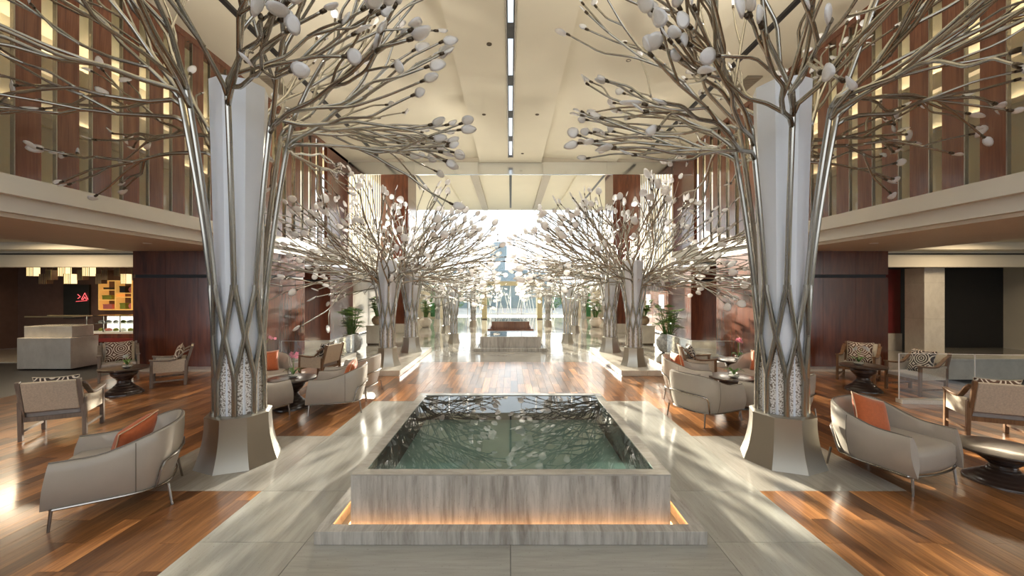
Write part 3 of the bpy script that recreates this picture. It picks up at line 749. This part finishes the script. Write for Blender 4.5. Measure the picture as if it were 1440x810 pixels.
# ------------------------------------------------------------------ wooden armchairs
def make_wood_chair(wd):
    e = empty('wooden_armchair', (0, 0, 0)); W = .31
    for sx in (-1, 1):
        MB().bar((sx*W, -.30, 0), (sx*W, -.29, .55), .05, .045).build('leg', wd, e, .006)
        MB().bar((sx*W, .24, 0), (sx*W, .26, .52), .05, .045).build('leg', wd, e, .006)
        m = MB(); prev = None; pts = []
        for k in range(9):
            t = k/8; pts.append((sx*W, -.33+.64*t, .565-.03*math.sin(PI*t)+.17*sst(.55, 1, t)))
        rg_ = [[(p[0]-.032, p[1], p[2]-.016), (p[0]+.032, p[1], p[2]-.016), (p[0]+.032, p[1], p[2]+.016), (p[0]-.032, p[1], p[2]+.016)] for p in pts]
        m.loft(rg_, 0, False).build('arm', wd, e, .005)
        MB().loft([[(sx*W-d, -.275, .30), (sx*W-d, .235, .30), (sx*W-d, .25, .555), (sx*W-d, 0, .52), (sx*W-d, -.275, .54)] for d in (-.012, .012)], 0, False).build('side_panel', M['cane'], e)
        MB().bar((sx*W, -.30, .12), (sx*W, .24, .12), .022, .03).build('stretcher', wd, e)
        MB().bar((sx*(W-.02), .22, .28), (sx*(W-.02), .36, .80), .045, .045).build('back_post', wd, e, .005)
    MB().bar((-W, -.29, .28), (W, -.29, .28), .03, .06).build('seat_rail', wd, e); MB().bar((-W, .24, .28), (W, .24, .28), .03, .06).build('seat_rail', wd, e)
    MB().loft([[(-W+.03+i, -.30+i, z), (W-.03-i, -.30+i, z), (W-.03-i, .22-i, z), (-W+.03+i, .22-i, z)] for i, z in ((.01, .29), (0, .31), (0, .37), (.012, .39))], 0, False).build('seat', M['seat_grey'], e, .01)
    T = Matrix.Translation((0, .25, .38)) @ Matrix.Rotation(-.26, 4, 'X')
    MB().box(-W+.045, W-.045, -.02, .02, 0, .42, 0, T).build('backrest', M['cane'], e, .01)
    return e
WC = [
    (-7.2, 8.66, (-.8, -.6), 'grey wooden armchair in side view beside the far left table', M['chair_wood_grey'], PR),
    (-8.75, 9.12, (.7, -.72), 'wooden armchair facing us behind the far left dark table', M['chair_wood_grey'], PR),
    (-6.27, 5.72, (-.45, .89), 'wooden armchair at the far left edge with its back to the viewer', M['chair_wood_grey'], PD),
    (6.5, 5.55, (.42, .9), 'wooden armchair cut by the right edge of the photo, its back to the viewer', M['chair_wood'], PR),
    (7.9, 7.95, (-.98, -.1), 'brown wooden armchair in side view behind the glass panel on the far right', M['chair_wood'], PD),
    (7.69, 9.02, (-.78, -.63), 'wooden armchair facing us behind the far right dark table', M['chair_wood'], PR),
    (-4.25, 9.15, (-.97, .2), 'wooden armchair in side view before the low glass screen on the left', M['chair_wood'], PD),
    (4.0, 8.75, (.97, -.25), 'wooden armchair behind the two leather armchairs right of the aisle', M['chair_wood'], PD),
    (5.75, 9.1, (-.9, -.43), 'wooden armchair mostly hidden behind the nearest right tree', M['chair_wood'], PD),
]
CL = ['ring patterned cushion on the side-on grey armchair before the left wood block', 'ring patterned cushion on the armchair facing us at the far left table',
      'bold ring cushion on the armchair cut by the left edge', 'ring patterned cushion on the armchair cut by the right edge',
      'bold ring cushion on the side-on armchair behind the far right glass panel', 'ring patterned cushion on the armchair facing us at the far right table',
      'bold ring cushion on the armchair before the low left glass screen', 'bold ring cushion on the wooden armchair behind the two right leather armchairs',
      'bold ring cushion on the wooden armchair hidden behind the nearest right tree']
protos = {}
for (x, y, f, lab, wd, pil) in WC:
    if wd.name in protos: o = copy_tree(protos[wd.name])
    else: o = protos[wd.name] = make_wood_chair(wd)
    o.location = (x, y, 0); o.rotation_euler = (0, 0, yaw(f)); tag(o, lab, 'armchair', 'wooden armchairs')
    cushion(pil, o, (0, .12, .60), .26, 0, CL[WC.index((x, y, f, lab, wd, pil))], 'patterned cushions')

# ------------------------------------------------------------------ tables and orchids
def make_table():
    e = empty('pedestal_table', (0, 0, 0))
    MB().lathe([(.355, .462), (.375, .468), (.38, .485), (.375, .497), (.36, .50)], 40).build('table_top', M['table_wood'], e)
    prof = []
    for k in range(45):
        z = .46*k/44; t = z/.46
        r = .30-.2*sst(0, .52, t)**.8 if t < .52 else .10+.10*sst(.52, .85, t)-.02*sst(.9, 1, t)
        prof.append((r+(.006 if (k//2) % 2 else 0), z))
    MB().lathe(prof, 32).build('turned_base', M['table_wood'], e, sharp=60)
    return e
TB = [(-7.44, 7.86, 'dark hourglass table at far left before the wood block'), (7.0, 8.1, 'dark hourglass table at far right before the wood block'),
      (-3.72, 6.95, 'dark hourglass table left of the aisle among leather armchairs'), (3.83, 7.06, 'dark hourglass table right of the aisle among leather armchairs'),
      (-5.35, 8.8, 'dark hourglass table farther back on the left, behind the orange cushion'), (4.82, 8.75, 'dark hourglass table farther back on the right, with a tall pink orchid')]
def make_orchid(seed, h, n, col):
    rg = random.Random(seed); e = empty('orchid_bowl', (0, 0, 0))
    MB().lathe([(.04, 0), (.075, .012), (.09, .04), (.085, .07), (.07, .085)], 20).build('bowl', M['glass'], e)
    MB().lathe([(.036, .004), (.068, .014), (.08, .035), (.03, .05)], 16).build('pebbles', M['pebble'], e)
    for k in range(5):
        a = k*1.26+rg.random(); m = MB(); rgs = []
        for q in range(6):
            t = q/5; rr = .16*t; w_ = .024*math.sin(PI*min(.97, t*.9+.08)); z = .05+.10*math.sin(PI*t*.75)
            c = Vector((math.cos(a)*rr, math.sin(a)*rr, z)); u = Vector((-math.sin(a), math.cos(a), 0))
            rgs.append([c-u*w_, c+Vector((0, 0, -.006)), c+u*w_, c+Vector((0, 0, .002))])
        m.loft(rgs, 0, True).build('leaf', M['leaf_green'], e)
    for s_ in range(1 if h < .2 else 2):
        lean = Vector((rg.uniform(-.5, .5)+(-.4 if s_ == 0 else .3), rg.uniform(-.3, .3), 0)); pts = []
        for q in range(8):
            t = q/7; pts.append(Vector((0, 0, .04+h*math.sin(t*PI*.62)))+lean*h*t*t*.8)
        MB().tube(pts, .003, 5).build('stem', M['leaf_light'], e)
        for k in range(n):
            p = pts[7-(k % 4)]+Vector((rg.uniform(-.02, .02), rg.uniform(-.02, .02), rg.uniform(-.02, .02)-.01*(k//4)))
            m = MB(); d = Vector((rg.uniform(-.6, .6), -1, rg.uniform(-.2, .4))).normalized(); u, v = frame(d)
            for q in range(5):
                a = 2*PI*q/5; c = u*math.cos(a)+v*math.sin(a); s2 = d.cross(c); i = len(m.v)
                m.v += [p, p+c*.022+s2*.014+d*.004, p+c*.038+d*.002, p+c*.022-s2*.014+d*.004, p+c*.02-d*.006]
                m.face([i, i+1, i+2, i+3]); m.face([i, i+3, i+2, i+4]); m.face([i, i+4, i+2, i+1])
            m.build('blossom', col, e)
    return e
pt = make_table()
for i, (x, y, lab) in enumerate(TB):
    o = pt if i == 0 else copy_tree(pt)
    o.location = (x, y, 0); tag(o, lab, 'table', 'hourglass tables')
OR = [(-7.34, 7.82, .18, 3, 'white', 'small white orchid in a glass bowl on the far left dark table'), (6.95, 8.15, .30, 3, 'white', 'pale orchid in a glass bowl on the far right dark table'),
      (-3.70, 6.95, .36, 4, 'pink', 'pink orchid in a glass bowl on the table left of the aisle'), (3.80, 6.95, .12, 0, 'pink', 'leafy orchid without flowers in a glass bowl on the table right of the aisle'),
      (-5.3, 8.8, .42, 3, 'pink', 'tall pink orchid on the table farther back on the left'), (4.85, 8.7, .40, 5, 'pink', 'tall pink orchid on the table farther back on the right')]
for i, (x, y, h, n, c, lab) in enumerate(OR):
    o = make_orchid(i, h, n, M[c]); o.location = (x, y, .5); tag(o, lab, 'orchid')
o = copy_tree(pt); o.location = (5.13, 4.25, 0); o.scale = (1, 1, .7); tag(o, 'dark table edge peeking in at the right beside the foreground armchair', 'table', 'hourglass tables')

# ------------------------------------------------------------------ potted palms and pedestals
def palm(x, y, z, pot, h, label, seed, glassy):
    rg = random.Random(seed); e = tag(empty('potted_palm', (x, y, z)), label, 'plant'); r = pot
    MB().lathe([(r*.45, 0), (r*.75, r*.2), (r, r*.75), (r*.95, r*1.15), (r*.62, r*1.5), (r*.68, r*1.62), (r*.6, r*1.6), (r*.5, r*1.35)], 28).build('pot', glassy, e)
    z0 = r*1.4; lf = MB(); stm = MB()
    for k in range(int(36*h)+8):
        a = rg.uniform(0, 2*PI); rr = rg.uniform(.05, .55)*h*.6; top = Vector((math.cos(a)*rr, math.sin(a)*rr, z0+h*rg.uniform(.25, .92)))
        b = Vector((math.cos(a)*r*.2, math.sin(a)*r*.2, z0-.05)); stm.tube([b, (b+top)/2+Vector((0, 0, .05)), top], .008, 4)
        out = (Vector((math.cos(a), math.sin(a), rg.uniform(-.1, .9)))).normalized(); u, v = frame(out)
        mi = 1 if rg.random() < .3 else 0
        for q in range(8):
            an = R(-75+150*q/7); d = (out*math.cos(an)+u*math.sin(an)+v*.15).normalized(); L = rg.uniform(.26, .36)*h*.85; s2 = d.cross(v).normalized()*.018; i = len(lf.v)
            lf.v += [top, top+d*L*.45+s2, top+d*L+Vector((0, 0, -.25*L)), top+d*L*.45-s2, top+d*L*.45+Vector((0, 0, -.006))]
            lf.face([i, i+1, i+2, i+3], mi); lf.face([i+1, i, i+4, i+2], mi)
    o = lf.build('foliage', [M['leaf_green'], M['leaf_light']], e); o['kind'] = 'stuff'
    stm.build('stems', M['leaf_green'], e)
M['pot_mosaic'] = travertine('mottled_pot', (9, 9, 9), (.62, .62, .6), (.14, .15, .15), .12, .6)
M['pot_brown'] = plain('brown_pot', (.28, .2, .12), .3, .3, 8)
palm(-5.12, 13.1, 0, .36, .95, 'potted palm in a big mottled round pot on the left floor', 1, M['pot_mosaic'])
palm(4.98, 12.9, 0, .37, 1.0, 'potted palm in a big mottled round pot on the right floor', 2, M['pot_mosaic'])
for s, lab in ((-1, 'left'), (1, 'right')):
    e = tag(empty('pedestal', (s*4.9, 15.0, 0)), f'square pale marble pedestal on the {lab} carrying a potted palm', 'pedestal')
    box('block', (-.3, .3, -.3, .3, .05, .66), M['marble'], e, .006); box('foot', (-.27, .27, -.27, .27, 0, .05), M['bronze'], e); box('cap', (-.32, .32, -.32, .32, .66, .7), M['marble'], e, .004)
    palm(s*4.9, 15.0, .70, .2, .75, f'small potted palm standing on the marble pedestal on the {lab}', 5+s, M['pot_brown'])
    palm(s*4.5, 21.6, 0, .33, 1.0, f'potted palm in a stone pot far back on the {lab} beyond the wooden pillar', 9+s, M['marble'])

# ------------------------------------------------------------------ low glass screens
def glass_screen(pts, z0, z1, label, name='glass_screen', kerb=.07):
    e = tag(empty(name, (pts[0][0], pts[0][1], 0)), label, 'glass screen'); o = Vector((pts[0][0], pts[0][1], 0))
    for k in range(len(pts)-1):
        a = Vector((*pts[k], 0))-o; b = Vector((*pts[k+1], 0))-o; n = max(1, round((b-a).length/1.5))
        MB().bar(a+Vector((0, 0, z0/2)), b+Vector((0, 0, z0/2)), kerb*2, z0).build('stone_kerb', M['marble'], e)
        for q in range(n):
            p0 = a.lerp(b, q/n); p1 = a.lerp(b, (q+1)/n); d = (p1-p0).normalized()*.006; zc = Vector((0, 0, (z0+z1)/2))
            MB().bar(p0+d+zc, p1-d+zc, .012, z1-z0).build('pane', M['glass'], e)
            MB().bar(p0+d+Vector((0, 0, z1)), p1-d+Vector((0, 0, z1)), .014, .006).build('pane_edge', M['white'], e)
            MB().bar(p0+Vector((0, 0, z0)), p0+Vector((0, 0, z1)), .016, .01).build('pane_edge', M['white'], e)
for s, lab in ((-1, 'left'), (1, 'right')):
    glass_screen([(s*5.95, 10.6), (s*4.68, 10.6), (s*4.68, 12.2)], .12, .66, f'low glass screen on a marble kerb behind the {lab} armchair group')
glass_screen([(6.85, 7.2), (9.3, 7.0)], .07, .87, 'clear glass panel on a pale stone kerb at the far right by the wooden armchair')
e = tag(empty('stone_ledge', (10.2, 9.3, 0)), 'pale stone ledge at the far right behind the glass panel', 'ledge')
box('top', (-1.0, 3.2, -.3, .3, .42, .47), M['marble'], e, .006); box('body', (-.95, 3.15, -.25, .25, 0, .42), M['marble'], e)

# ------------------------------------------------------------------ side rooms under the mezzanine
for s, side in ((-1, 'left'), (1, 'right')):
    a, b = sorted((s*9.3, s*17)); wl = struct(empty(f'wall_{side}_room', (0, 0, 0)))
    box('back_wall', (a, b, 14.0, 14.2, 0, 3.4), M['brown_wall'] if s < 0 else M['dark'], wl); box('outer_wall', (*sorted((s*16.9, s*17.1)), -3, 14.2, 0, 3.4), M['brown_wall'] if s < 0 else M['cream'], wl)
    box('ceiling_panel', (a, b, -3, 14.2, 3.32, 3.44), M['cream'], wl)
    box('bulkhead', (a, b, 12.0, 12.3, 2.66, 3.32), M['cream'], wl); box('bulkhead_groove', (a, b, 11.985, 12.0, 3.02, 3.06), M['dark'], wl)
    box('ceiling_step', (a, b, 11.4, 12.0, 3.12, 3.32), M['cream'], wl)
    d = bpy.data.lights.new('room_lamp', 'AREA'); d.energy = 60 if s < 0 else 45; d.color = (1, .8, .55); d.size = 1.2
    L = bpy.data.objects.new('room_lamp', d); L.location = (s*12.5, 10.3, 3.28); C.objects.link(L)
# left cafe
def item(name, mb, mat, loc, label, cat, group=None):
    o = mb.build(name, mat, None, .006); o.location = loc; return tag(o, label, cat, group)
sh = tag(empty('shelf_unit', (-12.75, 13.8, 1.32)), 'honey coloured open shelf unit glowing on the cafe back wall', 'shelf')
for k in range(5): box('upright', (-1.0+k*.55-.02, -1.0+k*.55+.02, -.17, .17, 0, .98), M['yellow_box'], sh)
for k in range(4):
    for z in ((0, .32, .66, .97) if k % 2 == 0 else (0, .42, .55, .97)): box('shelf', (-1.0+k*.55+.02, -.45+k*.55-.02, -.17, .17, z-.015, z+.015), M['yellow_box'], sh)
box('back', (-1.0, 1.2, .16, .18, 0, .98), M['brown_wall'], sh)
its = [(-13.47, 1.345, .30, .16, 'pink_box', 'pink box on the lowest shelf at its left end'), (-13.5, 1.665, .3, .14, 'olive_box', 'olive green box on the middle left shelf'), (-12.97, 1.345, .18, .2, 'olive_box', 'olive green box on the lowest shelf, second bay'),
       (-12.72, 1.345, .2, .2, 'pink_round', 'round pink tin on the lowest shelf, second bay'), (-12.98, 1.895, .18, .22, 'black_box', 'black box on the upper shelf, second bay'), (-12.72, 1.895, .2, .2, 'pink_round', 'round pink tin on the upper shelf, second bay'),
       (-12.36, 1.665, .26, .3, 'olive_box', 'large olive green box on the shelf, third bay'), (-12.36, 1.345, .24, .12, 'pink_box', 'flat pink box on the lowest shelf, third bay'), (-13.46, 2.005, .3, .06, 'black_box', 'flat black box on the top left shelf')]
for (x, z, w_, h, c, lab) in its:
    if c == 'pink_round': m = MB().loft([[(w_/2*math.cos(2*PI*q/20), yy, h/2+h/2*math.sin(2*PI*q/20)) for q in range(20)] for yy in (-.05, .05)], 0, False); c = 'pink_box'
    else: m = MB().box(-w_/2, w_/2, -.1, .1, 0, h*.8).box(-w_/2-.006, w_/2+.006, -.106, .106, h*.8, h)
    item('tin' if 'tin' in lab else 'box', m, M[c], (x, 13.74, z+.001), lab, 'tin' if 'tin' in lab else 'box')
ORD = ['first', 'second', 'third', 'fourth', 'fifth', 'sixth', 'seventh', 'eighth', 'ninth', 'tenth', 'eleventh', 'twelfth']
def display(x0, x1, y, z0, z1, label, zc):
    e = tag(empty('display_counter', ((x0+x1)/2, y, 0)), label, 'counter'); h = (x1-x0)/2
    box('counter_body', (-h, h, -.3, .35, 0, z0-.06), M['panel_wood'], e); box('counter_slab', (-h-.06, h+.02, -.38, .36, zc, zc+.1), M['red_wall'], e)
    box('case_floor', (-h, h, -.3, .35, z0-.06, z0), M['white'], e); box('case_back', (-h, h, .32, .35, z0, z1), M['case_light'], e); box('case_top', (-h, h, -.3, .35, z1, z1+.02), M['leg_metal'], e)
    box('pane', (-h, h, -.31, -.302, z0, z1), M['glass'], e); box('inner_shelf', (-h, h, -.25, .3, (z0+z1)/2, (z0+z1)/2+.012), M['glass'], e)
    for k in range(5): box('case_post', (-h+k*h/2-.012, -h+k*h/2+.012, -.32, -.30, z0, z1+.02), M['leg_metal'], e)
    rg = random.Random(3)
    for k in range(5):
        for j in range(2):
            zz = z0 if j == 0 else (z0+z1)/2+.012; ww = rg.uniform(.06, .11)
            o = MB().lathe([(ww*.8, 0), (ww, .03), (ww*.7, .07), (ww*.2, .085)], 10).build('pastry', M[rg.choice(('pink_box', 'olive_box', 'black_box', 'white'))]); o.location = ((x0+x1)/2-h+.12+k*h*.22, y+.02, zz+.001)
            tag(o, f'{ORD[k]} pastry from the left on the {("lower", "upper")[j]} tier of the lit cafe case', 'pastry', 'pastries in the glass case')
display(-12.62, -10.6, 12.45, .74, 1.2, 'dark red cafe counter with a lit glass display case', .45)
e = tag(empty('marble_counter', (-11.6, 10.6, 0)), 'pale marble counter with a small glass showcase at the left edge', 'counter')
box('body', (-.8, .55, -.35, .35, 0, .78), M['marble'], e, .01); box('upper_body', (-.8, .42, -.2, .35, .78, 1.06), M['marble'], e, .01)
for (p, q) in (((-.8, -.18), (.40, -.18)), ((.40, -.18), (.40, .33)), ((-.8, .33), (.4, .33))):
    MB().bar((*p, 1.18), (*q, 1.18), .01, .24).build('showcase_pane', M['glass'], e); MB().bar((*p, 1.30), (*q, 1.30), .025, .025).build('showcase_frame', M['gold'], e)
rg = random.Random(2); lamp_i = 0
for k in range(12):
    x = -14.9+k*.29; z = 2.28+(.14 if k % 3 == 0 else -.10 if k % 3 == 1 else .02); wd_ = rg.choice((.2, .22, .16)); lit = rg.random() < .66
    e = empty('box_pendant', (x, 12.75+.1*(k % 2), z)); m = MB().box(-wd_/2+.006, wd_/2-.006, -.1, .1, 0, .3)
    m.build('shade', M['lamp_box'] if lit else M['brown_wall'], e)
    for q in range(5): box('rib', (-wd_/2+q*wd_/4-.006, -wd_/2+q*wd_/4+.006, -.112, -.1, -.01, .31), M['gold'], e)
    box('rod', (-.005, .005, -.005, .005, .3, 3.31-z), M['bronze'], e)
    tag(e, f'{ORD[k]} slatted box pendant from the left above the cafe counter, '+('glowing' if lit else 'dark and unlit'), 'pendant lamp', 'glowing box pendants' if lit else 'dark box pendants')
# neon lettering, only partly in view
ns = tag(empty('neon_sign', (-14.5, 13.9, 1.66)), 'red neon outline letter on the dark cafe wall at the left edge', 'sign')
box('board', (-.75, .12, .02, .08, -.65, .5), M['black_box'], ns)
for L_ in ([(-.11, 0), (0, .22), (.11, 0), (.05, 0), (0, .09), (-.05, 0), (-.11, 0)], [(-.24, .17), (-.15, .09), (-.24, .03)]):
    MB().tube([(px_, 0, pz) for px_, pz in L_], .008, 6).build('neon_letter', M['neon'], ns)
MB().tube([(-.3, 0, -.07), (.08, 0, -.04)], .006, 6).build('underline', M['neon'], ns)
# right room: red wall panel and marble pier
rw = tag(empty('red_wall_panel', (12.3, 13.5, 0)), 'dark red wall panel beyond the right wood block', 'wall panel')
box('panel', (-1.0, .6, 0, .1, .55, 2.66), M['red_wall'], rw); box('base', (-1.0, .6, -.05, .1, 0, .55), M['marble'], rw)
pr = tag(empty('marble_pier', (12.9, 12.73, 0)), 'square marble pier in the room at the far right', 'pier')
for (z0, z1) in ((0, 1.1), (1.1, 2.2), (2.2, 2.66)): box('stone_block', (-.31, .31, -.31, .31, z0+.001, z1-.001), M['marble'], pr, .003)
